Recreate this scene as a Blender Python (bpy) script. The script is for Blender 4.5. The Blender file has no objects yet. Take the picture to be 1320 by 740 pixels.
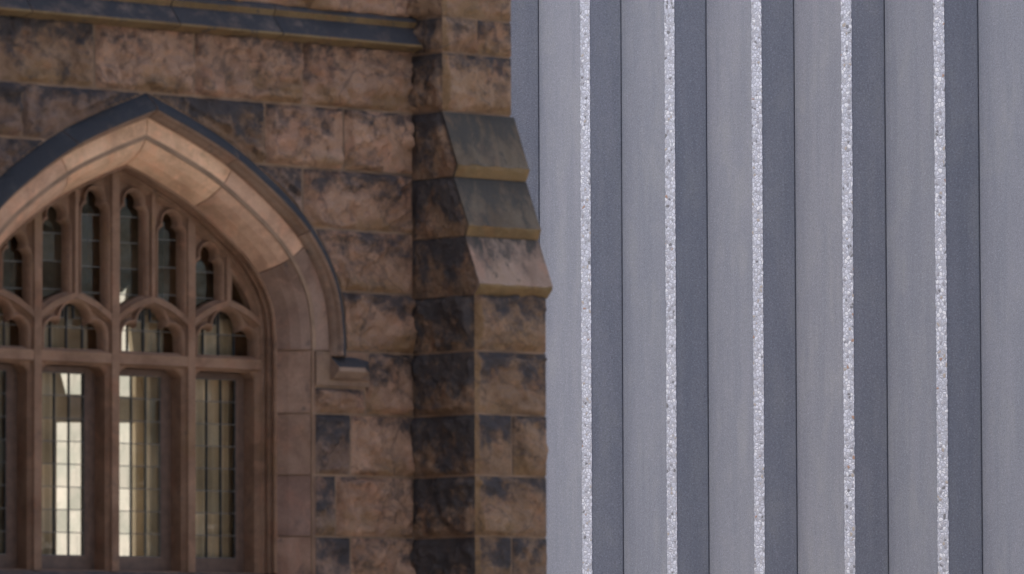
import bpy, math, random
from mathutils import Vector, Matrix, noise
from mathutils.geometry import tessellate_polygon

random.seed(7)
scene = bpy.context.scene
R = math.radians

# ------------------------------------------------------------------ camera
cam_data = bpy.data.cameras.new('camera')
cam = bpy.data.objects.new('camera', cam_data)
scene.collection.objects.link(cam)
scene.camera = cam
FPX, YAW, PITCH, ROLL = 7900.0, R(41.4), R(3.95), R(0.2)
cam_data.sensor_width = 36.0
cam_data.lens = 36.0 * FPX / 1320.0
cam_data.clip_start = 0.5
cam_data.clip_end = 2000.0
fw = Vector((math.sin(YAW)*math.cos(PITCH), math.cos(YAW)*math.cos(PITCH), math.sin(PITCH)))
rt = Vector((math.cos(YAW), -math.sin(YAW), 0))
up = rt.cross(fw)
r2 = math.cos(ROLL)*rt - math.sin(ROLL)*up
u2 = math.cos(ROLL)*up + math.sin(ROLL)*rt
cam.matrix_world = Matrix(((r2.x, u2.x, -fw.x, -19.4446), (r2.y, u2.y, -fw.y, -22.7866),
                           (r2.z, u2.z, -fw.z, 1.6), (0, 0, 0, 1)))
cam_data.dof.use_dof = True
cam_data.dof.focus_distance = 43.0
cam_data.dof.aperture_fstop = 4.5
cam_data.dof.aperture_blades = 9

# ------------------------------------------------------------------ sky and sun
SUN_AZ, SUN_EL = R(-30.0), R(69.5)          # azimuth from +Y towards +X
world = bpy.data.worlds.new('World')
scene.world = world
world.use_nodes = True
wn = world.node_tree
bg = wn.nodes['Background']
sky = wn.nodes.new('ShaderNodeTexSky')
sky.sky_type = 'NISHITA'
sky.sun_disc = False
sky.sun_elevation = SUN_EL
sky.sun_rotation = SUN_AZ
sky.air_density = 1.0
sky.dust_density = 6.0
sky.ozone_density = 1.0
wn.links.new(sky.outputs['Color'], bg.inputs['Color'])
bg.inputs['Strength'].default_value = 0.15
sun_data = bpy.data.lights.new('sun', 'SUN')
sun_data.energy = 0.5
sun_data.angle = R(18)
sun_data.color = (1.0, 0.95, 0.90)
sun = bpy.data.objects.new('sun', sun_data)
scene.collection.objects.link(sun)
sdir = Vector((math.sin(SUN_AZ)*math.cos(SUN_EL), math.cos(SUN_AZ)*math.cos(SUN_EL), math.sin(SUN_EL)))
sun.rotation_euler = (-sdir).to_track_quat('-Z', 'Y').to_euler()
scene.view_settings.view_transform = 'Standard'
scene.view_settings.look = 'None'
scene.view_settings.gamma = 1.0
scene.view_settings.exposure = 0.92
scene.view_settings.use_curve_mapping = False

# ------------------------------------------------------------------ helpers
col = scene.collection


def empty(name, parent=None, loc=(0, 0, 0)):
    o = bpy.data.objects.new(name, None)
    o.location = loc
    col.objects.link(o)
    if parent:
        o.parent = parent
    return o


class MB:
    def __init__(self):
        self.v, self.f, self.m, self.h = [], [], [], []

    def vert(self, p, h=0.5):
        self.v.append(tuple(p)); self.h.append(h)
        return len(self.v) - 1

    def face(self, idx, m=0):
        self.f.append(tuple(idx)); self.m.append(m)

    def box(self, x0, x1, y0, y1, z0, z1, m=0):
        b = len(self.v)
        for z in (z0, z1):
            for y in (y0, y1):
                for x in (x0, x1):
                    self.vert((x, y, z))
        for q in ((0, 2, 3, 1), (4, 5, 7, 6), (0, 1, 5, 4), (2, 6, 7, 3), (0, 4, 6, 2), (1, 3, 7, 5)):
            self.face([b+i for i in q], m)

    def build(self, name, mats, parent, color=None, smooth=False):
        me = bpy.data.meshes.new(name)
        me.from_pydata(self.v, [], self.f)
        if not isinstance(mats, (list, tuple)):
            mats = [mats]
        for m in mats:
            me.materials.append(m)
        me.polygons.foreach_set('material_index', self.m)
        if smooth:
            me.polygons.foreach_set('use_smooth', [True]*len(self.f))
        a = me.attributes.new('vv', 'FLOAT', 'POINT')
        a.data.foreach_set('value', self.h)
        me.update()
        o = bpy.data.objects.new(name, me)
        col.objects.link(o)
        if parent:
            o.parent = parent
        if color:
            o.color = color
        return o


def sweep(mb, pts, nrm, prof, mats=None, cap=True, closed=False):
    """profile of (offset along normal, depth y) swept along (x, z) points"""
    rows = []
    for p, n in zip(pts, nrm):
        rows.append([mb.vert((p[0]+n[0]*a, y, p[1]+n[1]*a)) for a, y in prof])
    k = len(prof)
    for i in range(len(rows)-1):
        for j in range(k if closed else k-1):
            jj = (j+1) % k
            mb.face((rows[i][j], rows[i][jj], rows[i+1][jj], rows[i+1][j]), mats[j] if mats else 0)
    if cap:
        mb.face(rows[0][::-1], mats[0] if mats else 0)
        mb.face(rows[-1], mats[0] if mats else 0)


def path_normals(pts):
    out = []
    for i in range(len(pts)):
        a = Vector(pts[max(i-1, 0)]); b = Vector(pts[min(i+1, len(pts)-1)])
        t = (b-a).normalized()
        out.append((-t.y, t.x))
    return out


def catmull(P, n=14):
    out = []
    for i in range(len(P)-1):
        p0 = Vector(P[max(i-1, 0)]); p1 = Vector(P[i]); p2 = Vector(P[i+1]); p3 = Vector(P[min(i+2, len(P)-1)])
        for k in range(n):
            t = k/n
            out.append(0.5*((2*p1)+(p2-p0)*t+(2*p0-5*p1+4*p2-p3)*t*t+(3*p1-p0-3*p2+p3)*t**3))
    out.append(Vector(P[-1]))
    return out


def inside(poly, x, z):
    c = False
    j = len(poly)-1
    for i in range(len(poly)):
        xi, zi = poly[i]; xj, zj = poly[j]
        if (zi > z) != (zj > z) and x < (xj-xi)*(z-zi)/(zj-zi)+xi:
            c = not c
        j = i
    return c


def plate(mb, outer, hole, y0, y1, ch, m=0, steps=3, hollow=True, mch=None, ring=None):
    """flat plate with one hole whose front edge has a hollow chamfer"""
    area = sum(hole[i][0]*hole[(i+1) % len(hole)][1]-hole[(i+1) % len(hole)][0]*hole[i][1] for i in range(len(hole)))
    if area < 0:
        hole = hole[::-1]
    N = len(hole)
    nr = []
    for i in range(N):
        a = Vector(hole[i-1]); b = Vector(hole[i]); c = Vector(hole[(i+1) % N])
        t1 = (b-a).normalized(); t2 = (c-b).normalized()
        n1 = Vector((t1.y, -t1.x)); n2 = Vector((t2.y, -t2.x))
        n = (n1+n2)
        n = n.normalized() if n.length > 1e-4 else n1
        nr.append(n / max(0.6, n.dot(n1)))
    if ring is None:
        ring = [(hole[i][0]+nr[i].x*ch, hole[i][1]+nr[i].y*ch) for i in range(N)]
    else:
        ring = ring[::-1] if area < 0 else ring
        nr = [(Vector(ring[i])-Vector(hole[i]))/ch for i in range(N)]
    tess = tessellate_polygon([[Vector((x, z, 0)) for x, z in outer], [Vector((x, z, 0)) for x, z in ring]])
    ids = [mb.vert((x, y0, z)) for x, z in outer] + [mb.vert((x, y0, z)) for x, z in ring]
    for t in tess:
        mb.face([ids[k] for k in t], m)
    prev = ids[len(outer):]
    for s in range(1, steps+1):
        a = s/steps*math.pi/2
        if hollow:
            off, dy = ch*(1-math.sin(a)), ch*(1-math.cos(a))
        else:
            off, dy = ch*math.cos(a), ch*math.sin(a)
        if ch <= 0:
            off = dy = 0
        cur = [mb.vert((hole[i][0]+nr[i].x*off, y0+dy, hole[i][1]+nr[i].y*off)) for i in range(N)]
        for i in range(N):
            mb.face((prev[i], prev[(i+1) % N], cur[(i+1) % N], cur[i]), m if mch is None else mch)
        prev = cur
    back = [mb.vert((x, y1, z)) for x, z in hole]
    for i in range(N):
        mb.face((prev[i], prev[(i+1) % N], back[(i+1) % N], back[i]), m)
    no = len(outer)
    ob = [mb.vert((x, y1, z)) for x, z in outer]
    for i in range(no):
        mb.face((ids[i], ids[(i+1) % no], ob[(i+1) % no], ob[i]), m)


# ------------------------------------------------------------------ materials
class NT:
    def __init__(self, name):
        self.mat = bpy.data.materials.new(name)
        self.mat.use_nodes = True
        self.t = self.mat.node_tree
        self.b = self.t.nodes['Principled BSDF']
        self.out = self.t.nodes['Material Output']

    def n(self, typ, **kw):
        nd = self.t.nodes.new(typ)
        for k, v in kw.items():
            if k in nd.inputs:
                nd.inputs[k].default_value = v
            else:
                setattr(nd, k, v)
        return nd

    def l(self, a, b):
        self.t.links.new(a, b)

    def noise(self, vec, scale, detail=4, rough=0.55, dist=0.0):
        nd = self.n('ShaderNodeTexNoise')
        nd.inputs['Scale'].default_value = scale
        nd.inputs['Detail'].default_value = detail
        nd.inputs['Roughness'].default_value = rough
        nd.inputs['Distortion'].default_value = dist
        self.l(vec, nd.inputs['Vector'])
        return nd.outputs['Fac']

    def ramp(self, fac, a, b, va=0.0, vb=1.0):
        nd = self.n('ShaderNodeMapRange')
        nd.interpolation_type = 'SMOOTHSTEP'
        self.l(fac, nd.inputs['Value'])
        nd.inputs['From Min'].default_value = a
        nd.inputs['From Max'].default_value = b
        nd.inputs['To Min'].default_value = va
        nd.inputs['To Max'].default_value = vb
        return nd.outputs['Result']

    def math(self, op, a, b=None):
        nd = self.n('ShaderNodeMath', operation=op)
        for i, s in enumerate((a, b)):
            if s is None:
                continue
            if isinstance(s, (int, float)):
                nd.inputs[i].default_value = s
            else:
                self.l(s, nd.inputs[i])
        return nd.outputs[0]

    def mix(self, fac, a, b, blend='MIX'):
        nd = self.n('ShaderNodeMix', data_type='RGBA', blend_type=blend)
        if isinstance(fac, (int, float)):
            nd.inputs['Factor'].default_value = fac
        else:
            self.l(fac, nd.inputs['Factor'])
        for s, i in ((a, 6), (b, 7)):
            if isinstance(s, tuple):
                nd.inputs[i].default_value = (*s, 1)
            else:
                self.l(s, nd.inputs[i])
        return nd.outputs[2]

    def bump(self, h, strength, dist, prev=None):
        nd = self.n('ShaderNodeBump')
        nd.inputs['Strength'].default_value = strength
        nd.inputs['Distance'].default_value = dist
        self.l(h, nd.inputs['Height'])
        if prev:
            self.l(prev, nd.inputs['Normal'])
        return nd.outputs['Normal']

    def pos(self, stretch=(1, 1, 1), shift=True):
        g = self.n('ShaderNodeNewGeometry')
        v = g.outputs['Position']
        mp = self.n('ShaderNodeMapping')
        self.l(v, mp.inputs['Vector'])
        mp.inputs['Scale'].default_value = stretch
        if shift:
            oi = self.n('ShaderNodeObjectInfo')
            cb = self.n('ShaderNodeCombineXYZ')
            r = self.math('MULTIPLY', oi.outputs['Random'], 37.0)
            for k in range(3):
                self.l(r, cb.inputs[k])
            self.l(cb.outputs[0], mp.inputs['Location'])
        return mp.outputs['Vector']


def stone_material(name, rough_bump, soot_col=(0.050, 0.050, 0.056), ochre_amt=0.6, streak=False, tint=None, bdist=0.02, vein_amt=0.0, use_alpha=True, crisp=0.32):
    m = NT(name)
    p = m.pos()
    oi = m.n('ShaderNodeObjectInfo')
    at = m.n('ShaderNodeAttribute', attribute_name='vv')
    base = oi.outputs['Color'] if tint is None else tint
    n1 = m.noise(p, 5.0, 5, 0.6, 0.4)
    c = m.mix(m.ramp(n1, 0.35, 0.7), base, m.mix(1.0, base, (0.66, 0.62, 0.60), 'MULTIPLY'))
    n1b = m.noise(p, 11.0, 4, 0.6, 0.6)
    c = m.mix(m.ramp(n1b, 0.52, 0.72, 0, 0.55), c, m.mix(1.0, base, (1.22, 1.12, 1.08), 'MULTIPLY'))
    nr = m.noise(p, 6.5, 5, 0.6, 0.3)
    c = m.mix(m.ramp(nr, 0.50, 0.68, 0, 0.45), c, m.mix(1.0, base, (1.10, 0.88, 0.80), 'MULTIPLY'))
    # ochre iron staining, mostly along the lower bed of a block
    n2 = m.noise(p, 4.0, 4, 0.6)
    oc = m.math('ADD', n2, m.math('MULTIPLY', m.math('SUBTRACT', 0.35, at.outputs['Fac']), 0.35))
    c = m.mix(m.ramp(oc, 0.50, 0.72, 0, ochre_amt), c, (0.24, 0.145, 0.065))
    # black crust in veins and along the upper bed
    ps = m.pos((1, 1, 0.35)) if streak else p
    n3 = m.noise(ps, 8.0 if not streak else 14.0, 8, 0.68, 0.25)
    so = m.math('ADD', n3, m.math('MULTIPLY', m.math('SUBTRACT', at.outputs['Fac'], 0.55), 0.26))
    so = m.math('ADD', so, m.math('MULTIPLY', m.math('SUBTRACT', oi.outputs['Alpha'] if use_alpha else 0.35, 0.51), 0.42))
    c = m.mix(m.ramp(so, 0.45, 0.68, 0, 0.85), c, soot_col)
    n5 = m.noise(ps, 13.0, 9, 0.72, 0.5)
    s2 = m.math('ADD', n5, m.math('MULTIPLY', m.math('SUBTRACT', so, 0.5), 0.55))
    c = m.mix(m.ramp(s2, 0.545, 0.61, 0, crisp), c, soot_col)
    # dark thin fracture lines
    nv = m.noise(p, 3.2, 5, 0.5, 0.4)
    vein = m.math('ABSOLUTE', m.math('SUBTRACT', nv, 0.5))
    c = m.mix(m.ramp(vein, 0.022, 0.0, 0, vein_amt), c, (0.07, 0.058, 0.055))
    # grain
    n4 = m.noise(p, 160.0, 3, 0.7)
    c = m.mix(0.35, c, m.mix(m.ramp(n4, 0.3, 0.7), (0.6, 0.6, 0.6), (1.35, 1.35, 1.35)), 'MULTIPLY')
    m.l(c, m.b.inputs['Base Color'])
    m.b.inputs['Roughness'].default_value = 0.88
    m.b.inputs['Specular IOR Level'].default_value = 0.25
    h1 = m.noise(p, 17.0, 8, 0.62, 0.5)
    nb = m.bump(h1, rough_bump, bdist)
    nb = m.bump(n4, 0.25, 0.003, nb)
    m.l(nb, m.b.inputs['Normal'])
    return m.mat


M_ROCK = stone_material('rock_faced_brownstone', 1.0, bdist=0.045, vein_amt=0.4)
M_ASH = stone_material('dressed_brownstone', 0.16, ochre_amt=0.5, crisp=0.12)
M_SLAB = stone_material('weathered_slab', 0.22, soot_col=(0.060, 0.055, 0.049), ochre_amt=0.3, streak=True, crisp=0.7)
M_CRUST = stone_material('black_crusted_stone', 0.18, soot_col=(0.034, 0.038, 0.046), ochre_amt=0.12)
M_OCHRE = stone_material('ochre_stained_stone', 0.18, ochre_amt=0.5, tint=(0.20, 0.137, 0.068), use_alpha=False, crisp=0.6)


M_MOULD = stone_material('moulded_brownstone', 0.16, ochre_amt=0.35, tint=(0.29, 0.20, 0.145), use_alpha=False)


def mortar_material():
    m = NT('mortar')
    p = m.pos(shift=False)
    n1 = m.noise(p, 6.0, 5, 0.6)
    c = m.mix(m.ramp(n1, 0.3, 0.7), (0.33, 0.215, 0.14), (0.20, 0.13, 0.085))
    m.l(c, m.b.inputs['Base Color'])
    m.b.inputs['Roughness'].default_value = 0.95
    m.l(m.bump(m.noise(p, 120, 4), 0.4, 0.006), m.b.inputs['Normal'])
    return m.mat


M_MORTAR = mortar_material()


def concrete_material():
    m = NT('blue_grey_precast_concrete')
    p = m.pos()
    ps = m.pos((1, 1, 0.12))
    base = (0.235, 0.245, 0.293)
    c = m.mix(m.ramp(m.noise(p, 1.3, 5, 0.6, 0.3), 0.3, 0.7), base, (0.262, 0.267, 0.316))
    c = m.mix(m.ramp(m.noise(m.pos((1, 1, 0.6)), 3.5, 6, 0.7, 0.6), 0.42, 0.68, 0, 0.75), c, (0.29, 0.295, 0.325))
    c = m.mix(m.ramp(m.noise(ps, 9.0, 5, 0.65), 0.42, 0.66, 0, 0.75), c, (0.215, 0.226, 0.274))
    grid = m.noise(m.pos((1, 1, 0.02)), 60.0, 2, 0.5)
    c = m.mix(m.ramp(grid, 0.4, 0.6, 0, 0.08), c, (0.300, 0.306, 0.358))
    sp = m.noise(p, 100.0, 4, 0.8)
    c = m.mix(m.ramp(sp, 0.52, 0.68, 0, 0.8), c, (0.400, 0.408, 0.482))
    c = m.mix(m.ramp(sp, 0.48, 0.32, 0, 0.8), c, (0.150, 0.153, 0.190))
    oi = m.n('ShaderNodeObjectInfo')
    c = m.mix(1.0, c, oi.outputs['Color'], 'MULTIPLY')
    m.l(c, m.b.inputs['Base Color'])
    m.b.inputs['Roughness'].default_value = 0.8
    m.b.inputs['Specular IOR Level'].default_value = 0.3
    nb = m.bump(m.noise(p, 95.0, 5, 0.7), 0.35, 0.006)
    m.l(nb, m.b.inputs['Normal'])
    return m.mat


def aggregate_material():
    m = NT('exposed_aggregate')
    p = m.pos()
    vo = m.n('ShaderNodeTexVoronoi')
    vo.inputs['Scale'].default_value = 41.0
    m.l(p, vo.inputs['Vector'])
    sx = m.n('ShaderNodeSeparateColor')
    m.l(vo.outputs['Color'], sx.inputs['Color'])
    cr = m.n('ShaderNodeValToRGB')
    cr.color_ramp.interpolation = 'CONSTANT'
    els = [(0.0, (0.56, 0.58, 0.65)), (0.28, (0.70, 0.72, 0.79)), (0.55, (0.50, 0.50, 0.54)), (0.72, (0.80, 0.81, 0.84)),
           (0.86, (0.34, 0.34, 0.37)), (0.93, (0.46, 0.40, 0.34)), (0.96, (0.20, 0.20, 0.21)), (0.99, (0.42, 0.27, 0.20))]
    while len(cr.color_ramp.elements) < len(els):
        cr.color_ramp.elements.new(0.5)
    for e, (pos, c) in zip(cr.color_ramp.elements, els):
        e.position = pos
        e.color = (*c, 1)
    m.l(sx.outputs[0], cr.inputs['Fac'])
    ve = m.n('ShaderNodeTexVoronoi', feature='DISTANCE_TO_EDGE')
    ve.inputs['Scale'].default_value = 41.0
    m.l(p, ve.inputs['Vector'])
    edge = m.ramp(ve.outputs['Distance'], 0.02, 0.20)
    c = m.mix(edge, (0.44, 0.455, 0.51), cr.outputs['Color'])
    m.l(c, m.b.inputs['Base Color'])
    m.b.inputs['Roughness'].default_value = 0.55
    m.l(m.bump(edge, 0.5, 0.004), m.b.inputs['Normal'])
    return m.mat


M_CONC = concrete_material()
M_AGG = aggregate_material()


def simple(name, colr, rough=0.7, metal=0.0, ns=40.0, amt=0.25, bump=0.1):
    m = NT(name)
    p = m.pos()
    nz = m.noise(p, ns, 4, 0.6)
    c = m.mix(m.ramp(nz, 0.3, 0.7), colr, tuple(k*(1-amt) for k in colr))
    m.l(c, m.b.inputs['Base Color'])
    m.b.inputs['Roughness'].default_value = rough
    m.b.inputs['Metallic'].default_value = metal
    m.l(m.bump(nz, bump, 0.004), m.b.inputs['Normal'])
    return m.mat


M_LEAD = simple('lead_came', (0.055, 0.058, 0.06), 0.6, 0.2)
M_SADDLE = simple('pale_lead_bar', (0.16, 0.145, 0.125), 0.6, 0.0)
M_WOOD = simple('painted_casement', (0.145, 0.085, 0.058), 0.55, 0, 25, 0.35)
M_PLASTER = simple('cream_plaster', (0.86, 0.74, 0.58), 0.9, 0, 4, 0.25)
M_DARKROOM = simple('dark_panelling', (0.15, 0.112, 0.078), 0.6)
M_DARKGAP = simple('joint_backing', (0.05, 0.05, 0.055), 0.95)
M_ROOF = simple('slate_roof', (0.07, 0.07, 0.08), 0.7, 0, 8)


def glass_material():
    m = NT('old_leaded_glass')
    m.t.nodes.remove(m.b)
    p = m.pos()
    nb = m.bump(m.noise(p, 9.0, 2, 0.5, 0.3), 0.10, 0.02)
    gl = m.n('ShaderNodeBsdfGlossy')
    gl.inputs['Roughness'].default_value = 0.03
    m.l(nb, gl.inputs['Normal'])
    tr = m.n('ShaderNodeBsdfTransparent')
    oi = m.n('ShaderNodeObjectInfo')
    m.l(m.mix(oi.outputs['Random'], (0.95, 0.91, 0.85), (0.76, 0.74, 0.69)), tr.inputs['Color'])
    fr = m.n('ShaderNodeFresnel')
    fr.inputs['IOR'].default_value = 1.4
    m.l(nb, fr.inputs['Normal'])
    mx = m.n('ShaderNodeMixShader')
    m.l(m.math('MULTIPLY', fr.outputs[0], 1.0), mx.inputs[0])
    m.l(tr.outputs[0], mx.inputs[1])
    m.l(gl.outputs[0], mx.inputs[2])
    m.l(mx.outputs[0], m.out.inputs['Surface'])
    return m.mat


M_GLASS = glass_material()


def lit_window_material():
    m = NT('daylit_inner_window')
    p = m.pos(shift=False)
    n1 = m.noise(p, 9.0, 5, 0.65, 0.5)
    c = m.mix(m.ramp(n1, 0.35, 0.65), (1.0, 0.94, 0.86), (0.80, 0.80, 0.72))
    n2 = m.noise(m.pos((1, 1, 0.25), shift=False), 22.0, 4, 0.6)
    c = m.mix(m.ramp(n2, 0.52, 0.72, 0, 0.45), c, (0.50, 0.50, 0.45))
    em = m.n('ShaderNodeEmission')
    m.l(c, em.inputs['Color'])
    em.inputs['Strength'].default_value = 0.66
    m.l(em.outputs[0], m.out.inputs['Surface'])
    return m.mat


M_LIT = lit_window_material()


def ground_material():
    m = NT('paving_ground')
    p = m.pos(shift=False)
    br = m.n('ShaderNodeTexBrick')
    m.l(p, br.inputs['Vector'])
    br.inputs['Scale'].default_value = 1.0
    br.inputs['Color1'].default_value = (0.52, 0.49, 0.44, 1)
    br.inputs['Color2'].default_value = (0.47, 0.44, 0.40, 1)
    br.inputs['Mortar'].default_value = (0.15, 0.14, 0.13, 1)
    br.inputs['Mortar Size'].default_value = 0.008
    c = m.mix(m.ramp(m.noise(p, 0.7, 5), 0.3, 0.7, 0, 0.5), br.outputs['Color'], (0.40, 0.37, 0.335))
    m.l(c, m.b.inputs['Base Color'])
    m.b.inputs['Roughness'].default_value = 0.9
    return m.mat


# ------------------------------------------------------------------ ground
g = MB()
g.face([g.vert(p) for p in ((-600, -600, 0), (600, -600, 0), (600, 600, 0), (-600, 600, 0))])
ground = g.build('ground', ground_material(), None)
ground['kind'] = 'structure'
ground['label'] = 'stone paving of the court between the two buildings'

mb = MB()
mb.box(0.9, 9.6, -9.0, 30.0, -0.2, 0.004)  # added strip, out of view, that cuts ground bounce on the ribs
ground_strip = mb.build('bounce_strip', simple('grey_strip', (0.30, 0.285, 0.275), 0.9, 0, 30, 0.3, 0.3), None)
ground_strip['kind'] = 'structure'
ground_strip['label'] = 'added unseen grey ground strip between the two buildings, lowers bounced light'

# ================================================================== STONE BUILDING
church = empty('stone_building', None, (0, 0, 0))
church['label'] = 'brown sandstone building with a traceried pointed window and stepped corner buttress'
church['category'] = 'building'
wall = empty('wall', church)
buttress = empty('buttress', church)
arch = empty('window_arch', church)
hood = empty('hood_mould', church)
window = empty('window', church)
stringc = empty('string_course', church)

XC = -1.655                                   # window centre line
XE = 0.50                                     # right end of the wall
XL = -5.0                                     # how far the dressed wall goes on to the left
ZTOP = 6.5
Z0 = [2.439, 2.735, 3.033, 3.339, 3.630, 3.929, 4.219, 4.521, 4.824]

# ---- arch curve: right half of the inner line of the splay, springing to apex
half = catmull([(0.916, 3.20), (0.916, 3.30), (0.914, 3.42), (0.885, 3.575), (0.785, 3.730), (0.635, 3.862), (0.393, 4.022),
                (0.17, 4.126), (0.0, 4.192)])
HP = [(p.x, p.y) for p in half]
HN = []
for i in range(len(HP)):
    a = Vector(HP[max(i-1, 0)]); b = Vector(HP[min(i+1, len(HP)-1)])
    t = (b-a).normalized()
    n = Vector((t.y, -t.x))
    if i == len(HP)-1:
        n = Vector((0, 1.0/max(n.y, 0.2)))
    elif i == 0:
        n = Vector((1, 0))
    HN.append((n.x, n.y))
HS = [0.0]
for i in range(1, len(HP)):
    HS.append(HS[-1] + (Vector(HP[i])-Vector(HP[i-1])).length)


def side_path(i0, i1, s):
    """points / normals in wall coordinates for one side (s=+1 right, -1 left)"""
    P = [(XC+s*HP[i][0], HP[i][1]) for i in range(i0, i1+1)]
    N = [(s*HN[i][0], HN[i][1]) for i in range(i0, i1+1)]
    return P, N


def offset_poly(n, zb):
    P = [(XC+HP[i][0]+HN[i][0]*n, HP[i][1]+HN[i][1]*n) for i in range(len(HP))]
    Q = [(2*XC-x, z) for x, z in P[:-1]]
    return [(P[0][0], zb)] + P + Q[::-1] + [(Q[0][0], zb)]


def arch_z(dx, n=0.0):
    dx = abs(dx)
    best = None
    for i in range(len(HP)-1):
        xa, za = HP[i][0]+HN[i][0]*n, HP[i][1]+HN[i][1]*n
        xb, zb = HP[i+1][0]+HN[i+1][0]*n, HP[i+1][1]+HN[i+1][1]*n
        if xb <= dx <= xa:
            best = za+(zb-za)*((xa-dx)/(xa-xb+1e-9))
    return best


def near_s(s):
    return min(range(len(HS)), key=lambda i: abs(HS[i]-s))


CLIP = offset_poly(0.313, 1.0)
NEAR = offset_poly(0.350, 1.0)

# ---- rock-faced blocks


def relief(x, y, z, seed, amp):
    """cleft face: slanted facets that meet in creases, broken by finer fracture noise"""
    q = Vector((x*1.0+seed*3.1, y+seed*1.7, z*1.25-seed*2.3))
    w = Vector((noise.noise(q*11), noise.noise(q*11+Vector((9, 3, 1))), noise.noise(q*11+Vector((2, 7, 5)))))*0.02
    qs = (q+w)*5.2
    ds, pts = noise.voronoi(qs)
    best = -9
    for d, p in zip(ds, pts):
        g = noise.noise_vector(p*13.7)
        v = (qs-p).dot(g)*0.85 - 0.45*d*d + 0.35*noise.noise(p*5.1)
        best = max(best, v)
    f = noise.fractal(q*16.0, 0.9, 2.1, 4)
    low = noise.noise(q*2.6)
    return min(0.085, max(0.003, amp*(0.50+1.7*best+0.5*low+0.42*f)))


def block(name, parent, x0, x1, y0, y1, z0, z1, rock=('-Y',), res=0.0105, amp=0.055, mat=None, color=None, clip=None,
          seed=None, margin=0.009, side_shade=0.0):
    """box with rock-faced sides; every rock face keeps a thin drafted margin"""
    seed = random.random()*50 if seed is None else seed
    mb = MB()
    spec = {'-Y': ((x0, x1), (z0, z1), lambda a, b, d: (a, y0-d, b)),
            '-X': ((y0, y1), (z0, z1), lambda a, b, d: (x0-d, a, b)),
            '+X': ((y0, y1), (z0, z1), lambda a, b, d: (x1+d, a, b)),
            '+Z': ((x0, x1), (y0, y1), lambda a, b, d: (a, b, z1+d)),
            '-Z': ((x0, x1), (y0, y1), lambda a, b, d: (a, b, z0-d))}
    for k, ((a0, a1), (b0, b1), fn) in spec.items():
        rk = k in rock
        if clip and not rk:
            continue
        na = max(2, int((a1-a0)/res)) if rk else 1
        nb = max(2, int((b1-b0)/res)) if rk else 1
        ids = {}
        for i in range(na+1):
            for j in range(nb+1):
                a = a0+(a1-a0)*i/na; b = b0+(b1-b0)*j/nb
                if rk and k == '-Y':             # worn, slightly wandering bed and end joints
                    if j in (0, nb):
                        b += 0.004*noise.noise(Vector((a*14, seed, j)))
                    if i in (0, na) and a0 > 0.01 or i in (0, na) and a1 < -0.01:
                        a += 0.004*noise.noise(Vector((b*14, seed+5, i)))
                d = 0.0
                if rk:
                    e = min(a-a0, a1-a, b-b0, b1-b)
                    mg = margin*(0.45+1.3*noise.noise(Vector((a*9+seed, b*9, seed))))
                    w = max(0.0, min(1.0, (e-max(mg, 0.0))/0.016)) if e > 0 else 0
                    w = w*w*(3-2*w)
                    p = fn(a, b, 0)
                    if clip and w > 0 and inside(NEAR, a, b):
                        w *= 0.2
                    d = w*relief(p[0], p[1], p[2], seed, amp)
                p = fn(a, b, d)
                h = (p[2]-z0)/(z1-z0)
                ids[i, j] = mb.vert(p, h+(side_shade if k == '-X' else (-1.1 if side_shade and k == '-Y' and a-x0 < 0.027 and x0 < 0.01 else 0.0)))  # left faces pushed into the crust colour to carry their shade
        for i in range(na):
            for j in range(nb):
                if clip and k == '-Y':
                    cx = a0+(a1-a0)*(i+.5)/na; cz = b0+(b1-b0)*(j+.5)/nb
                    if inside(clip, cx, cz):
                        continue
                q = (ids[i, j], ids[i+1, j], ids[i+1, j+1], ids[i, j+1])
                mb.face(q if k in ('-Y', '+X', '+Z') else q[::-1])
    if clip:
        # drop side faces that would cross the window opening
        keep = [t for t, f in enumerate(mb.f)
                if not inside(clip, sum(mb.v[i][0] for i in f)/len(f), sum(mb.v[i][2] for i in f)/len(f))]
        mb.f = [mb.f[t] for t in keep]; mb.m = [mb.m[t] for t in keep]
    if not mb.f:
        return None
    return mb.build(name, mat or M_ROCK, parent, color, smooth=True)


PALETTE = [(0.300, 0.190, 0.140), (0.270, 0.172, 0.128), (0.285, 0.192, 0.150), (0.245, 0.165, 0.125),
           (0.315, 0.195, 0.135), (0.255, 0.160, 0.110)]


def tone(soot, base=None, k=1.0):
    b = base or random.choice(PALETTE)
    j = random.uniform(0.93, 1.07)*k
    return (b[0]*j, b[1]*j, b[2]*j, soot)


MG = 0.006                                    # half a mortar joint


def wall_stone(x0, x1, z0, z1, soot=0.4, base=None, k=1.0, fine=True, amp=0.055, clip=True):
    block('stone', wall, x0+MG, x1-MG, 0.0, 0.10, z0+MG, z1-MG, res=0.0105 if fine else 0.05, amp=amp,
          color=tone(soot, base, k), clip=CLIP if clip else None)


PINK = (0.445, 0.274, 0.182)
TAN = (0.39, 0.250, 0.158)
DULL = (0.29, 0.195, 0.145)
JR = -0.626                                   # right edge of the jamb
# course under the string course
A0, A1 = Z0[7], Z0[8]
for x0, x1, s, b, k in ((-3.25, -2.62, .4, TAN, .9), (-2.62, -1.965, .62, TAN, .85), (-1.965, -1.37, .26, PINK, .98), (-1.37, -0.706, .36, PINK, 1.0),
                        (-0.706, 0.0, .46, PINK, .95)):
    wall_stone(x0, x1, A0, A1+0.02, s, b, k)
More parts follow.
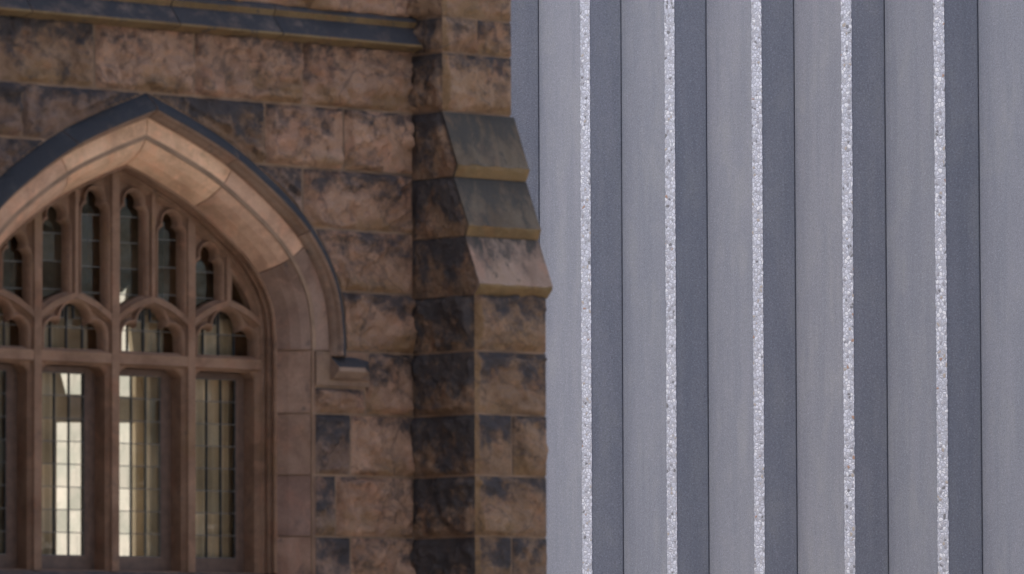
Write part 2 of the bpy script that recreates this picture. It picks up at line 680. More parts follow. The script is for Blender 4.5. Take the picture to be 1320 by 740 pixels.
# course at the arch apex
for x0, x1, zb, s, b, k in ((-3.0, -2.391, 4.262, .54, DULL, .9), (-2.391, -1.651, 4.262, .54, DULL, .95), (-1.651, -0.938, Z0[6], .62, TAN, .85),
                            (-0.938, -0.443, Z0[6], .42, PINK, 1.0), (-0.443, 0.0, Z0[6], .36, PINK, 1.08)):
    wall_stone(x0, x1, zb, Z0[7], s, b, k)
# courses beside the arch
for x0, x1, z0, z1, s, b, k in (
        (-3.1, -2.10, Z0[5], 4.262, .54, DULL, .85),
        (-1.0, -0.70, Z0[5], Z0[6], .58, DULL, 1.1), (-0.70, 0.0, Z0[5], Z0[6], .46, PINK, 1.0),
        (-1.0, 0.0, Z0[4], Z0[5], .44, PINK, 1.0),
        (-0.8, 0.0, Z0[3], Z0[4], .40, PINK, .95)):
    wall_stone(x0, x1, z0, z1, s, b, k)
wall_stone(JR, -0.31, Z0[2], 3.160, .55, PINK, .85, clip=False)
wall_stone(-0.31, 0.0, Z0[2], Z0[3], .44, PINK, .9, clip=False)
for x, z0, z1, a, b in ((-0.402, Z0[1], Z0[2], .66, .40), (-0.495, Z0[0], Z0[1], .68, .26), (-0.403, 2.14, Z0[0], .66, .36)):
    wall_stone(JR, x, z0, z1, a, DULL, 1.0, clip=False)
    wall_stone(x, 0.0, z0, z1, b, PINK, 1.02, clip=False)
# the rest of the wall, beyond the frame
lows = [0.0, 0.36, 0.72, 1.08, 1.44, 1.79, 2.14]
for a, b in zip(lows[:-1], lows[1:]):
    x = XL
    while x < -0.01:
        w = min(random.uniform(0.45, 0.85), -x)
        if -x-w < 0.2:
            w = -x
        wall_stone(x, x+w, a, b, random.uniform(.35, .6), fine=False, clip=False)
        x += w
JL = 2*XC-JR
mids = [2.14]+Z0[:5]
for a, b in zip(mids[:-1], mids[1:]):
    x = XL
    while x < JL-0.01:
        w = min(random.uniform(0.45, 0.85), JL-x)
        if JL-x-w < 0.2:
            w = JL-x
        wall_stone(x, x+w, a, b, random.uniform(.35, .6), fine=False, clip=b > 3.2)
        x += w
for a, b, xr in ((Z0[4], Z0[5], -2.35), (Z0[5], 4.262, -3.1), (4.262, Z0[7], -3.0), (Z0[7], Z0[8]+.02, -3.25)):
    x = XL
    while x < xr-0.01:
        w = min(random.uniform(0.45, 0.85), xr-x)
        if xr-x-w < 0.2:
            w = xr-x
        wall_stone(x, x+w, a, b, random.uniform(.35, .6), fine=False)
        x += w
ups = [4.975, 5.28, 5.585, 5.89, 6.195, 6.50]
for q, (a, b) in enumerate(zip(ups[:-1], ups[1:])):
    x = XL
    while x < -0.01:
        w = min(random.uniform(0.6, 0.95), -x)
        if -x-w < 0.25:
            w = -x
        wall_stone(x, x+w, a, b, random.uniform(.3, .45), PINK, fine=(q == 0), clip=False)
        x += w

# ---- wall core: mortar bed behind the stones, with the window opening, and the body of the building
mb = MB()
plate(mb, [(-9.0, 0), (XE, 0), (XE, ZTOP), (-9.0, ZTOP)], offset_poly(0.10, 2.10), 0.003, 0.46, 0.0, steps=1)
mb.build('mortar_bed', M_MORTAR, wall)
mb = MB()
mb.box(XE-0.4, XE+0.005, 0.461, 10, 0, ZTOP)
mb.box(-9.0, -8.6, 0.461, 10, 0, ZTOP)
mb.box(-9.0, XE, 9.6, 10.002, 0, ZTOP)
mb.box(-9.0, XL, -0.01, 0.0025, 0, ZTOP)
mb.build('wall_body', M_ASH, wall, (0.26, 0.17, 0.125, 0.45))
mb = MB()
b = [mb.vert(p) for p in ((-9.1, -0.15, ZTOP), (XE+.12, -0.15, ZTOP), (XE+.12, 10.1, ZTOP), (-9.1, 10.1, ZTOP),
                          (-9.1, 5, ZTOP+3.2), (XE+.12, 5, ZTOP+3.2))]
for q in ((0, 1, 5, 4), (2, 3, 4, 5), (0, 4, 3), (1, 2, 5), (0, 3, 2, 1)):
    mb.face([b[i] for i in q])
mb.build('roof', M_ROOF, church)

# ---- the wing that stands forward to the left of the frame
wing = empty('wing', church)
WX0, WX1, WY = -11.0, -6.75, -5.2
mb = MB()
mb.box(WX0+0.02, WX1-0.006, WY+0.006, 0.6, 0, 8.4)
mb.build('mortar_core', M_MORTAR, wing)
zz = 0.0
while zz < 8.3:
    y = WY
    first = True
    while y < -0.02:
        w = min(random.uniform(0.6, 1.0), -y)
        if -y-w < 0.3:
            w = -y
        block('stone', wing, WX1-0.5, WX1, y+(0 if first else MG), y+w-MG, zz+MG, zz+0.42-MG, rock=('+X', '-Y') if first else ('+X',),
              res=0.07, color=tone(random.uniform(.4, .6), TAN))
        first = False
        y += w
    x = WX0
    while x < WX1-0.51:
        w = min(random.uniform(0.6, 1.0), WX1-0.5-x)
        if WX1-0.5-x-w < 0.3:
            w = WX1-0.5-x
        block('stone', wing, x+MG, x+w-MG, WY, WY+0.1, zz+MG, zz+0.42-MG, res=0.07, color=tone(random.uniform(.4, .6), TAN))
        x += w
    zz += 0.42
mb = MB()
b = [mb.vert(p) for p in ((WX0-.1, WY-.15, 8.41), (WX1+.15, WY-.15, 8.41), (WX1+.15, 1.0, 8.41), (WX0-.1, 1.0, 8.41),
                          ((WX0+WX1)/2, WY-.15, 10.6), ((WX0+WX1)/2, 1.0, 10.6))]
for q in ((0, 1, 4), (1, 2, 5, 4), (2, 3, 5), (3, 0, 4, 5), (0, 3, 2, 1)):
    mb.face([b[i] for i in q])
mb.build('roof', M_ROOF, wing)

# ---- jamb stones and voussoirs (splayed, convex in section)
VPROF = [(0.0, 0.16), (0.0, 0.150), (0.030, 0.085), (0.062, 0.042), (0.095, 0.014), (0.117, 0.003), (0.1185, 0.008), (0.120, 0.008), (0.1215, 0.002),
         (0.127, 0.000), (0.140, -0.003), (0.200, -0.006), (0.200, 0.16)]
JPROF = [(0.0, 0.16), (0.0, 0.150), (0.030, 0.100), (0.075, 0.045), (0.100, 0.015), (0.109, -0.004), (0.1095, 0.16)]
SPR = near_s(0.139)                            # z = 3.339
i_a = min(range(len(HP)), key=lambda i: (HP[i][0]-0.80)**2+(HP[i][1]-3.715)**2)
i_b = min(range(len(HP)), key=lambda i: (HP[i][0]-0.405)**2+(HP[i][1]-4.015)**2)
LAST = len(HP)-1
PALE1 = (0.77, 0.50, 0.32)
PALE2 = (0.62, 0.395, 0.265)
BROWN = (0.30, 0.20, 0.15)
for s in (1, -1):
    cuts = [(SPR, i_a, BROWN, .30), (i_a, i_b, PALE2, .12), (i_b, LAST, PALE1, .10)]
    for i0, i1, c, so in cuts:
        P, N = side_path(i0, i1, s)
        # keep a thin mortar joint at each end
        d0 = (Vector(P[1])-Vector(P[0])).normalized()*0.003
        d1 = (Vector(P[-1])-Vector(P[-2])).normalized()*0.003
        P[0] = (P[0][0]+d0.x, P[0][1]+d0.y); 
        P[-1] = (P[-1][0]-d1.x, P[-1][1]-d1.y)
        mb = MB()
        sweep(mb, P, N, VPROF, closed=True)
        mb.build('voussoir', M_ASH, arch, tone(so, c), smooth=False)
    zs = [2.20]+Z0[0:4]
    for a, b in zip(zs[:-1], zs[1:]):
        mb = MB()
        x = XC+s*0.916
        top = b-0.004
        pr = JPROF
        sweep(mb, [(x, a+0.004), (x, top)], [(s, 0), (s, 0)], pr, closed=True)
        cc = {2.20: (0.33, 0.207, 0.150), Z0[0]: (0.30, 0.193, 0.150), Z0[1]: (0.34, 0.222, 0.160), Z0[2]: (0.36, 0.235, 0.168)}[a]
        mb.build('jamb_stone', M_ASH, arch, tone(.30, cc))
    # mortar behind the joints of the arch
    mb = MB()
    P, N = side_path(SPR, LAST, s)
    sweep(mb, P, N, [(0.006, 0.17), (0.006, 0.155), (0.036, 0.090), (0.068, 0.048), (0.100, 0.020), (0.105, 0.014), (0.105, .17)])
    x = XC+s*0.916
    sweep(mb, [(x, 2.2), (x, HP[SPR][1])], [(s, 0), (s, 0)], [(0.006, 0.17), (0.006, 0.155), (0.036, 0.105), (0.080, 0.050), (0.1085, 0.006), (0.1085, .17)])
    mb.build('joint_mortar', M_MORTAR, arch)

# ---- hood mould with returned label stops
HPROF = [(0.196, 0.02), (0.196, -0.016), (0.202, -0.034), (0.212, -0.050), (0.218, -0.070), (0.226, -0.081), (0.238, -0.081),
         (0.246, -0.074), (0.304, -0.004), (0.304, 0.02)]
HM = [1, 1, 1, 1, 1, 0, 0, 0, 0, 1]
zh = near_s(0.115)
hood_cuts = {1: [zh, near_s(HS[LAST]*0.40), near_s(HS[LAST]*0.72), LAST], -1: [zh, near_s(HS[LAST]*0.36), near_s(HS[LAST]*0.735), LAST]}
for s in (1, -1):
    cs = hood_cuts[s]
    for a, b in zip(cs[:-1], cs[1:]):
        P, N = side_path(a, b, s)
        d1 = (Vector(P[-1])-Vector(P[-2])).normalized()*0.004
        P[-1] = (P[-1][0]-d1.x, P[-1][1]-d1.y)
        mb = MB()
        sweep(mb, P, N, HPROF, HM, closed=True)
        mb.build('hood_segment', [M_CRUST, M_MOULD], hood, (0.10, 0.09, 0.085, 1.0))
    # label stop: the same moulding returned outwards along the bed joint
    mb = MB()
    xa, xb = XC+s*(0.916+0.20), XC+s*(0.916+0.452)
    prof = [(3.196, 0.02), (3.196, -0.016), (3.206, -0.040), (3.224, -0.062), (3.236, -0.080), (3.256, -0.080), (3.316, -0.004), (3.316, 0.02)]
    pm = [1, 1, 1, 1, 1, 0, 0, 1]
    rows = []
    for x, ins in ((xa, 0.0), (xb-s*0.09, 0.0), (xb, 0.07)):
        rows.append([mb.vert((x, min(y+ins, 0.02) if y < -0.02 else y, z - (0.02 if ins else 0)*(z > 3.25))) for z, y in prof])
    for r in range(2):
        for j in range(len(prof)):
            jj = (j+1) % len(prof)
            mb.face((rows[r][j], rows[r][jj], rows[r+1][jj], rows[r+1][j]), pm[j])
    mb.face(rows[0], 1); mb.face(rows[-1], 1)
    mb.build('label_stop', [M_CRUST, M_MOULD], hood, (0.15, 0.115, 0.095, .95))
    mb = MB()
    mb.box(min(XC+s*1.029, xb), max(XC+s*1.029, xb)-0.004, -0.012, 0.05, 3.168, 3.334)
    mb.build('stop_block', M_ASH, hood, tone(.35, (0.27, 0.18, 0.125)))

# ---- window sill
mb = MB()
pr = [(-0.06, 2.05), (-0.06, 2.13), (-0.03, 2.150), (0.25, 2.262), (0.45, 2.262), (0.45, 2.05)]
rows = [[mb.vert((x, y, z)) for y, z in pr] for x in (XC-1.02, XC+1.02)]
for j in range(len(pr)):
    jj = (j+1) % len(pr)
    mb.face((rows[0][j], rows[0][jj], rows[1][jj], rows[1][j]))
mb.face(rows[0]); mb.face(rows[1][::-1])
mb.build('sill', M_ASH, window, (0.16, 0.12, 0.10, .6))

# ---- tracery
TR = (0.265, 0.160, 0.103)


def trc(k=1.0, soot=.24):
    return tone(soot, TR, k)


FPROF = [(0.03, 0.149), (0.0, 0.150), (-0.004, 0.146), (-0.012, 0.148), (-0.016, 0.156), (-0.016, 0.166), (-0.011, 0.174), (-0.002, 0.180), (-0.001, 0.188),
         (-0.010, 0.192), (-0.016, 0.202), (-0.014, 0.216), (-0.004, 0.226), (-0.006, 0.234), (-0.026, 0.235), (-0.030, 0.246), (-0.046, 0.268), (-0.046, 0.42), (0.03, 0.42)]
for s in (1, -1):
    mb = MB()
    P, N = side_path(0, LAST, s)
    sweep(mb, [(P[0][0], 2.262)]+P, [N[0]]+N, FPROF, closed=True)
    mb.build('window_frame', M_ASH, window, trc())


def bar_profile(face, wid, y0, ch, y1):
    return [(-wid, y1), (-wid, y0+ch), (-face-0.004, y0+ch*0.45), (-face, y0), (face, y0), (face+0.004, y0+ch*0.45), (wid, y0+ch), (wid, y1)]


for dx in (-0.46, 0.0, 0.46):
    mb = MB()
    x = XC+dx
    sweep(mb, [(x, 2.262), (x, arch_z(dx)+0.05)], [(-1, 0), (-1, 0)], bar_profile(0.022, 0.040, 0.235, 0.035, 0.405), closed=True)
    mb.build('mullion', M_ASH, window, trc())
for dx in (-0.69, -0.23, 0.23, 0.69):
    mb = MB()
    x = XC+dx
    sweep(mb, [(x, 3.555), (x, arch_z(dx)+0.05)], [(-1, 0), (-1, 0)], bar_profile(0.010, 0.024, 0.239, 0.034, 0.30), closed=True)
    mb.build('tracery_bar', M_ASH, window, trc())
mb = MB()
sweep(mb, [(XC-0.93, 3.272), (XC+0.93, 3.272)], [(0, 1), (0, 1)], bar_profile(0.024, 0.040, 0.237, 0.033, 0.41), closed=True)
mb.build('transom', M_ASH, window, trc())
subz = {}
for c in (-0.69, -0.23, 0.23, 0.69):
    for s in (1, -1):
        P = [(XC+c+s*x, z) for x, z in [(v.x, v.y) for v in catmull([(0.232, 3.445), (0.19, 3.478), (0.12, 3.520), (0.05, 3.548), (0.0, 3.562)], 5)]]
        N = path_normals(P)
        mb = MB()
        sweep(mb, P, N, bar_profile(0.014, 0.030, 0.237, 0.032, 0.30), closed=True)
        mb.build('light_arch', M_ASH, window, trc())


def arc(cx, cz, r, a0, a1, n):
    return [(cx+r*math.cos(R(a0+(a1-a0)*i/n)), cz+r*math.sin(R(a0+(a1-a0)*i/n))) for i in range(n+1)]


def trefoil(cx, zb, c0, r0, c1, r1, grow=0.0):
    """three overlapping foils over a straight-sided light; the cusps are where the circles cross"""
    r0, r1 = r0+grow, r1+grow
    dx, dz = c1[0]-c0[0], c1[1]-c0[1]
    d = math.hypot(dx, dz)
    a = (r0*r0-r1*r1+d*d)/(2*d)
    h = math.sqrt(max(r0*r0-a*a, 1e-8))
    px, pz = c0[0]+a*dx/d, c0[1]+a*dz/d
    qx, qz = px-h*dz/d, pz+h*dx/d
    a1 = math.degrees(math.atan2(qz-c1[1], qx-c1[0]))
    if a1 < 0:
        a1 += 360
    a0 = math.degrees(math.atan2(qz-c0[1], qx-c0[0]))
    right = [(c1[0]+r1, zb-grow)] + arc(c1[0], c1[1], r1, 0, a1, 10) + arc(c0[0], c0[1], r0, a0, 90, 10)[1:]
    left = [(-x, z) for x, z in right[:-1]][::-1]
    return [(cx+x, z) for x, z in right+left]


def moulded_foils(mb, tf, outer, prof, base_y, fix=None):
    """base plate pierced by the foils plus the moulding that follows them"""
    rings = []
    for g, y in prof:
        r = trefoil(*tf, grow=g)
        if fix:
            r[0] = (r[0][0], fix[1]-g*0.5)
            r[-1] = (r[-1][0], fix[0]-g*0.5)
        rings.append((r, y))
    g0 = rings[0][0]
    N = len(g0)
    tess = tessellate_polygon([[Vector((x, z, 0)) for x, z in outer], [Vector((x, z, 0)) for x, z in g0]])
    ids = [mb.vert((x, base_y, z)) for x, z in outer] + [mb.vert((x, base_y, z)) for x, z in g0]
    for t in tess:
        mb.face([ids[k] for k in t])
    prev = ids[len(outer):]
    for r, y in rings[1:]:
        cur = [mb.vert((x, y, z)) for x, z in r]
        for i in range(N):
            mb.face((prev[i], prev[(i+1) % N], cur[(i+1) % N], cur[i]))
        prev = cur


# four main heads above the transom
for c in (-0.69, -0.23, 0.23, 0.69):
    cx = XC+c
    tf = (cx, 3.295, (0, 3.444), 0.082, (0.117, 3.384), 0.055)
    outer = [(cx-0.222, 3.255), (cx+0.222, 3.255), (cx+0.222, 3.452), (cx+0.12, 3.528), (cx, 3.570), (cx-0.12, 3.528), (cx-0.222, 3.452)]
    mb = MB()
    moulded_foils(mb, tf, outer, [(0.026, 0.272), (0.024, 0.252), (0.020, 0.246), (0.014, 0.248), (0.007, 0.256), (0.002, 0.270), (0.0, 0.288), (0.0, 0.312)], 0.272)
    mb.build('cusped_head', M_ASH, window, trc(1.05))
    # square light with rounded corners under the transom
    w, r, zt, zb = 0.193, 0.062, 3.232, 2.268
    hole = [(cx-w, zb), (cx+w, zb)] + arc(cx+w-r, zt-r, r, 0, 90, 8) + arc(cx-w+r, zt-r, r, 90, 180, 8)
    mb = MB()
    plate(mb, [(cx-0.225, 2.263), (cx+0.225, 2.263), (cx+0.225, 3.27), (cx-0.225, 3.27)], hole, 0.258, 0.345, 0.020 if True else 0, hollow=True)
    mb.build('light_surround', M_ASH, window, trc(1.05))
SUBC = [(0.0, 3.562), (0.05, 3.548), (0.12, 3.520), (0.19, 3.478), (0.235, 3.443)]


def sub_z(dx):
    """height of the little arch under the point dx from the window centre"""
    c = min((-0.69, -0.23, 0.23, 0.69), key=lambda q: abs(q-dx))
    t = min(abs(dx-c), 0.234)
    for (xa, za), (xb, zb) in zip(SUBC[:-1], SUBC[1:]):
        if xa <= t <= xb:
            return za+(zb-za)*(t-xa)/(xb-xa)


# narrow upper lights
for dx, zt in ((0.115, 4.072), (0.345, 3.985), (0.575, 3.838)):
    for s in (1, -1):
        cx = XC+s*dx
        zb = 3.52
        tf = (cx, zb, (0, zt-0.045), 0.043, (0.034, zt-0.107), 0.036)
        xs = [-0.1145+0.229*i/8 for i in range(9)]
        zl, zr = sub_z(s*dx-0.070)+0.012, sub_z(s*dx+0.070)+0.012
        outer = [(cx+x, sub_z(s*dx+x)-0.016) for x in (-0.1145, -0.06, 0.0, 0.06, 0.1145)] + [(cx+x, arch_z(s*dx+x, 0.0)+0.028) for x in xs[::-1]]
        mb = MB()
        moulded_foils(mb, tf, outer, [(0.025, 0.272), (0.023, 0.250), (0.019, 0.244), (0.013, 0.247), (0.006, 0.256), (0.001, 0.270), (0.0, 0.285), (0.0, 0.302)], 0.272,
                      fix=(zl, zr))
        mb.build('cusped_head', M_ASH, window, trc(1.02))
# plain spandrel openings at the springing
for s in (1, -1):
    hole = [(XC+s*x, z) for x, z in ((0.735, 3.575), (0.800, 3.550), (0.858, 3.520), (0.838, 3.580), (0.790, 3.645), (0.735, 3.695))]
    outer = [(XC+s*x, z) for x, z in [(0.688, 3.548), (0.81, 3.508), (0.92, 3.44)]] + [(XC+s*x, arch_z(x)+0.028) for x in (0.905, 0.87, 0.83, 0.78, 0.73, 0.688)]
    mb = MB()
    plate(mb, outer, hole, 0.262, 0.302, 0.015)
    mb.build('spandrel', M_ASH, window, trc())

# ---- casements, leads and panes
pane_mesh = {}


def pane(x, z, w, h, y=0.360):
    key = (round(w, 3), round(h, 3))
    if key not in pane_mesh:
        mb = MB()
        mb.box(-w/2, w/2, -0.002, 0.002, -h/2, h/2)
        o = mb.build('pane', M_GLASS, window)
        pane_mesh[key] = o.data
    else:
        o = bpy.data.objects.new('pane', pane_mesh[key])
        col.objects.link(o)
        o.parent = window
    o.location = (x, y, z)
    o.rotation_euler = (random.gauss(0, 0.012), 0, random.gauss(0, 0.016))


def glaze(x0, x1, z0, z1, nc, nr, vert=True, bar=0.0038, dy=0.0):
    w, h = (x1-x0)/nc, (z1-z0)/nr
    for i in range(nc):
        for j in range(nr):
            pane(x0+w*(i+.5), z0+h*(j+.5), w-0.002, h-0.002, 0.360+dy)
    mb = MB()
    for i in range(nc+1):
        x = x0+w*i
        if vert or i in (0, nc):
            mb.box(x-bar/2, x+bar/2, 0.352+dy, 0.368+dy, z0, z1, 0)
    for j in range(nr+1):
        z = z0+h*j
        mb.box(x0, x1, 0.3505+dy, 0.3695+dy, z-bar/2, z+bar/2, 1)
    mb.build('lead_lattice', [M_LEAD, M_SADDLE], window)


for c in (-0.69, -0.23, 0.23, 0.69):
    cx = XC+c
    mb = MB()
    hole = [(cx-0.130, 2.338), (cx+0.130, 2.338), (cx+0.130, 3.20), (cx-0.130, 3.20)]
    plate(mb, [(cx-0.20, 2.264), (cx+0.20, 2.264), (cx+0.20, 3.26), (cx-0.20, 3.26)], hole, 0.3465, 0.378, 0.006, steps=1, hollow=False)
    mb.build('casement_frame', M_WOOD, window)
    glaze(cx-0.130, cx+0.130, 2.338, 3.20, 3, 8)
    glaze(cx-0.19, cx+0.19, 3.29, 3.54, 4, 2, dy=-0.036)
for dx, zt in ((0.115, 4.08), (0.345, 3.99), (0.575, 3.84)):
    for s in (1, -1):
        n = max(2, round((zt-3.47)/0.135))
        glaze(XC+s*dx-0.085, XC+s*dx+0.085, 3.46, zt, 1, n, vert=False, dy=-0.050)
for s in (1, -1):
    glaze(min(XC+s*0.72, XC+s*0.88), max(XC+s*0.72, XC+s*0.88), 3.53, 3.71, 1, 1, vert=False, dy=-0.050)

# ---- the room behind: plaster partition with an arched opening and a daylit window beyond it
YP = 0.50
mb = MB()
hole = [(-1.857, 2.20), (-1.33, 2.20), (-1.33, 2.985)] + arc(-1.857+0.07, 2.975-0.07, 0.07, 90, 180, 6)
plate(mb, [(-4.4, 0.9), (0.09, 0.9), (0.09, 3.04), (-4.4, 3.04)], hole, YP, YP+0.03, 0.0, steps=1)
hole = [(-1.75, 3.11), (-1.33, 3.11), (-1.33, 3.24), (-1.365, 3.455), (-1.43, 3.455), (-1.43, 3.27), (-1.80, 3.26)]
plate(mb, [(-4.4, 3.041), (0.09, 3.041), (0.09, 3.53), (-4.4, 3.53)], hole, YP, YP+0.03, 0.0, steps=1)
mb.build('inner_partition', M_PLASTER, church)
mb = MB()
hole = [(-1.436, 3.545), (-1.375, 3.575), (-1.362, 3.66), (-1.41, 3.61), (-1.436, 3.70)]
plate(mb, [(-4.4, 3.531), (0.09, 3.531), (0.09, 4.5), (-4.4, 4.5)], hole, YP+0.002, YP+0.03, 0.0, steps=1)
mb.build('inner_panelling', M_DARKROOM, church)
mb = MB()
mb.box(-8.5, 0.09, 3.2, 3.3, 0.1, ZTOP-.1)
mb.build('inner_wall', M_DARKROOM, church)
mb = MB()
mb.box(-2.0, -1.1, 0.58, 0.60, 2.1, 3.8)
mb.build('daylit_window', M_LIT, church)

for x0, x1 in ((-1.325, -0.62), (-2.62, -1.865)):
    mb = MB()
    n = int((x1-x0)/0.006)
    ph = random.random()*6
    prev = None
    for i in range(n+1):
        x = x0+(x1-x0)*i/n
        y = 0.425+0.012*math.sin(2*math.pi*x/0.052+ph+1.2*math.sin(x*9))
        cur = (mb.vert((x, y, 2.12)), mb.vert((x, y, 3.50)))
        if prev:
            mb.face((prev[0], cur[0], cur[1], prev[1]))
        prev = cur
    mb.build('curtain', M_PLASTER, church, smooth=True)

# ---- string course
SPROF = [(5.000, 0.03), (5.000, -0.004), (4.988, -0.022), (4.984, -0.030), (4.968, -0.032), (4.940, -0.016), (4.934, -0.020), (4.852, -0.090),
         (4.842, -0.093), (4.838, -0.086), (4.832, -0.050), (4.826, -0.030), (4.822, 0.0), (4.822, 0.03)]
SM = [0, 0, 0, 0, 1, 0, 0, 1, 1, 1, 1, 1, 1, 1]
cuts = [XL, -4.1, -3.3, -2.398, -1.522, -0.896, 0.0]
for a, b in zip(cuts[:-1], cuts[1:]):
    mb = MB()
    xs = [a+0.003+(b-a-0.006)*i/8 for i in range(9)] if b < -0.01 else [a+0.003+(b-a-0.003)*i/8 for i in range(9)]
    rows = [[mb.vert((x, y, z)) for z, y in SPROF] for x in xs]
    k = len(SPROF)
    for r in range(len(rows)-1):
        for j in range(k):
            jj = (j+1) % k
            mb.face((rows[r][j], rows[r][jj], rows[r+1][jj], rows[r+1][j]), SM[j])
    mb.face(rows[0], 0); mb.face(rows[-1][::-1], 0)
    mb.build('string_segment', [M_CRUST, M_OCHRE], stringc, (0.14, 0.11, 0.095, random.uniform(.85, 1.0)))

# ================================================================== BUTTRESS
BW = 0.462
SIDE = (0.130, 0.090, 0.078)


def b_course(z0, z1, p, split=None, soot=.6, soot_f=(.45, .45), k=1.0, kf=1.0, w=BW):
    """one course: the block whose long side shows on the left, and its neighbour"""
    xs = [0.0, split, w] if split else [0.0, w]
    for i in range(len(xs)-1):
        a, b = xs[i], xs[i+1]
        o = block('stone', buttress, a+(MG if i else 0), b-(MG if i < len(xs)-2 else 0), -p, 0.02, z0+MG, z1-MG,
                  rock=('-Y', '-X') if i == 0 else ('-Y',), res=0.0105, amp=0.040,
                  color=tone(soot_f[i], TAN, 0.80*kf), margin=0.020, side_shade=0.42)


mb = MB()
mb.box(0.004, BW-0.002, -0.450, 0.02, 0, 3.62)
mb.build('mortar_core', M_MORTAR, buttress)
mb = MB()
mb.box(0.004, 0.445, -0.217, 0.02, 3.60, ZTOP)
mb.build('mortar_core', M_MORTAR, buttress)
P3, P0 = 0.455, 0.222
b_course(Z0[3], 3.630, P3, None, soot_f=(.58, .5))
b_course(Z0[2], Z0[3], P3, None, soot_f=(.56, .5))
b_course(Z0[1], Z0[2], P3, 0.24, soot_f=(.60, .52))
b_course(Z0[0], Z0[1], P3, None, soot_f=(.50, .5), kf=1.05)
b_course(2.14, Z0[0], P3, 0.237, soot_f=(.62, .62))
for a, b in zip(lows[:-1], lows[1:]):
    b_course(a, b, P3, random.choice((None, 0.22)), soot_f=(.5, .5))
b_course(4.521, 4.810, P0, None, soot_f=(.44, .5), kf=1.15, w=0.447)
b_course(4.810, 4.985, P0, 0.228, soot_f=(.42, .50), kf=1.15, w=0.447)
zz = 4.985
for q in range(5):
    b_course(zz, zz+0.30, P0, None, soot_f=(.42, .5), kf=1.15, w=0.447)
    zz += 0.30

# three weathered set-offs: sloping slabs with an undercut nose
offs = [  # z top, z nose top, z under front, z bottom at the back, p top, p nose, p below
    (4.515, 4.252, 4.225, 4.190, 0.228, 0.342, 0.312, (0.142, 0.112, 0.080), .62),
    (4.190, 3.950, 3.930, 3.896, 0.312, 0.422, 0.396, (0.135, 0.107, 0.078), .66),
    (3.896, 3.662, 3.640, 3.606, 0.396, 0.500, 0.455, (0.30, 0.215, 0.165), .50),
]
for q, (za, zb, zc, zd, pa, pb, pc, colr, so) in enumerate(offs):
    for zlo, zhi in ((zd, za),):
        mb = MB()
        xr = BW + (0.0 if q == 0 else 0.004*q)
        prof = [(-0.01, za), (pa, za), (pb-0.004, zb+0.006), (pb, zb-0.002), (pb-0.002, zc+0.008), (pc+0.003, zd+0.002), (-0.01, zd+0.002)]
        mt = [0, 0, 0, 1, 1, 1, 0]
        nseg = 28
        x0 = -0.004
        rows = []
        for i in range(nseg+1):
            x = x0+(xr-x0)*i/nseg
            rows.append([])
            for j, (p, z) in enumerate(prof):
                jit = 0.008*noise.noise(Vector((x*14, q*5.0, j*3.0))) if j in (2, 3, 4) else 0.0
                rows[-1].append(mb.vert((x, -p+jit, z+jit*0.8), (z-zd)/(za-zd)))
        k = len(prof)
        for i in range(nseg):
            for j in range(k):
                jj = (j+1) % k
                mb.face((rows[i][j], rows[i][jj], rows[i+1][jj], rows[i+1][j]), mt[j])
        mb.face(rows[-1][::-1], 2)
        mb.face(rows[0], 2)
        mb.build('weathering_slab', [M_SLAB, M_OCHRE, M_ROCK], buttress, (*colr, so))
        # rock-faced side of the set-off course
        sm = MB()
        na, nb = 30, 22
        ids = {}
        sd = q*9.1+2
        for i in range(na+1):
            for j in range(nb+1):
                z = zd+0.004+(za-zd-0.008)*j/nb
                t = (za-z)/(za-zb)
                pm = pa+(pb-pa)*min(max(t, 0), 1) if z > zb else pb-(pb-pc)*(zb-z)/(zb-zd)
                y = -(pm-0.012)*i/na
                e = min(-y, pm-0.012+y, z-zd, za-z)
                w = max(0, min(1, (e-0.012)/0.03)); w = w*w*(3-2*w)
                d = 0.006+w*relief(0, y, z, sd, 0.020)
                ids[i, j] = sm.vert((-d, y, z), (z-zd)/(za-zd)+0.36)  # raised value paints the left side darker, as shade in the colour
        for i in range(na):
            for j in range(nb):
                sm.face((ids[i, j], ids[i, j+1], ids[i+1, j+1], ids[i+1, j]))
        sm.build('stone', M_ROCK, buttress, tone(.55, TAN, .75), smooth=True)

# ================================================================== CONCRETE BUILDING
tower = empty('concrete_building', None, (10.0, 8.0, 0))
tower['label'] = 'blue-grey concrete building with tall vertical ribs edged in pale pebble aggregate'
tower['category'] = 'building'
TX, TYC = 10.0, 8.0
PITCHY, G0 = 0.8885, 9.426                     # rib pitch and one groove position in world Y
ZH = 13.0


D = 0.150
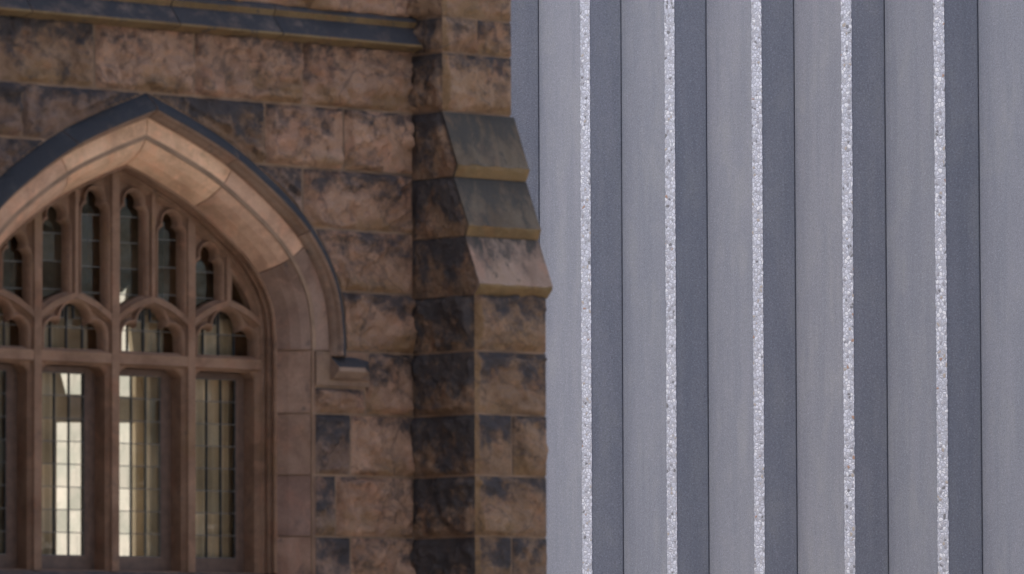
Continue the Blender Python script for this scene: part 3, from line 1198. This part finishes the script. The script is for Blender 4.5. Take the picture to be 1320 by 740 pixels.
# positions of the nose edges measured from the near groove
NL, NR = 0.265, 0.175
prof = [(0.30, PITCHY-0.006), (0.004, PITCHY-0.006), (0.0, PITCHY-0.010), (-D+0.002, NL+0.004), (-D, NL), (-D+0.012, NR), (-D+0.016, NR-0.003),
        (0.0, 0.012), (0.004, 0.008), (0.30, 0.008)]
for k in range(-7, 7):
    y0 = G0+PITCHY*k-TYC
    mb = MB()
    zs = [0.0, ZH]
    rows = [[mb.vert((x, y0+y, z)) for x, y in prof] for z in zs]
    n = len(prof)
    for j in range(n):
        jj = (j+1) % n
        mb.face((rows[0][j], rows[0][jj], rows[1][jj], rows[1][j]))
    mb.face(rows[1]); mb.face(rows[0][::-1])
    v = 0.90+0.035*math.sin(k*2.3+1)-0.014*max(0, -k)  # tone varies per rib; the steady fall to the right is painted shade
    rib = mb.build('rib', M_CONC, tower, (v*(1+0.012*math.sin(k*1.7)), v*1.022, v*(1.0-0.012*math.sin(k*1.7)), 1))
    mb = MB()
    zz = [0.0]+[2.2+0.014*i for i in range(360)]+[ZH]
    rows = []
    for z in zz:
        j0, j1 = random.uniform(-0.005, 0.003), random.uniform(-0.003, 0.004)
        # the ground face of the nose, its edges broken along the pebbles
        e0 = (NL-NR)
        def on(t):
            return (-D-0.0025+0.012*t, NL-e0*t)
        p0, p1 = on(-j0/e0*1.0), on(1+j1/e0)
        a = [p0, p1, (-D+0.03, NR+0.01), (-D+0.02, NL-0.01)]
        rows.append([mb.vert((x, y0+y, z)) for x, y in a])
    for i in range(len(rows)-1):
        for j in range(4):
            jj = (j+1) % 4
            mb.face((rows[i][j], rows[i][jj], rows[i+1][jj], rows[i+1][j]))
    mb.face(rows[-1]); mb.face(rows[0][::-1])
    mb.build('aggregate_strip', M_AGG, rib)
mb = MB()
ya, yb = G0-7*PITCHY-TYC, G0+7*PITCHY-TYC
mb.box(0.12, 12.0, ya+0.01, yb-0.01, 0, ZH-0.05)
mb.build('backing_wall', M_DARKGAP, tower)
mb = MB()
mb.box(-0.02, 12.1, ya-0.05, yb+0.05, ZH+0.002, ZH+0.35)
mb.build('parapet', M_CONC, tower)
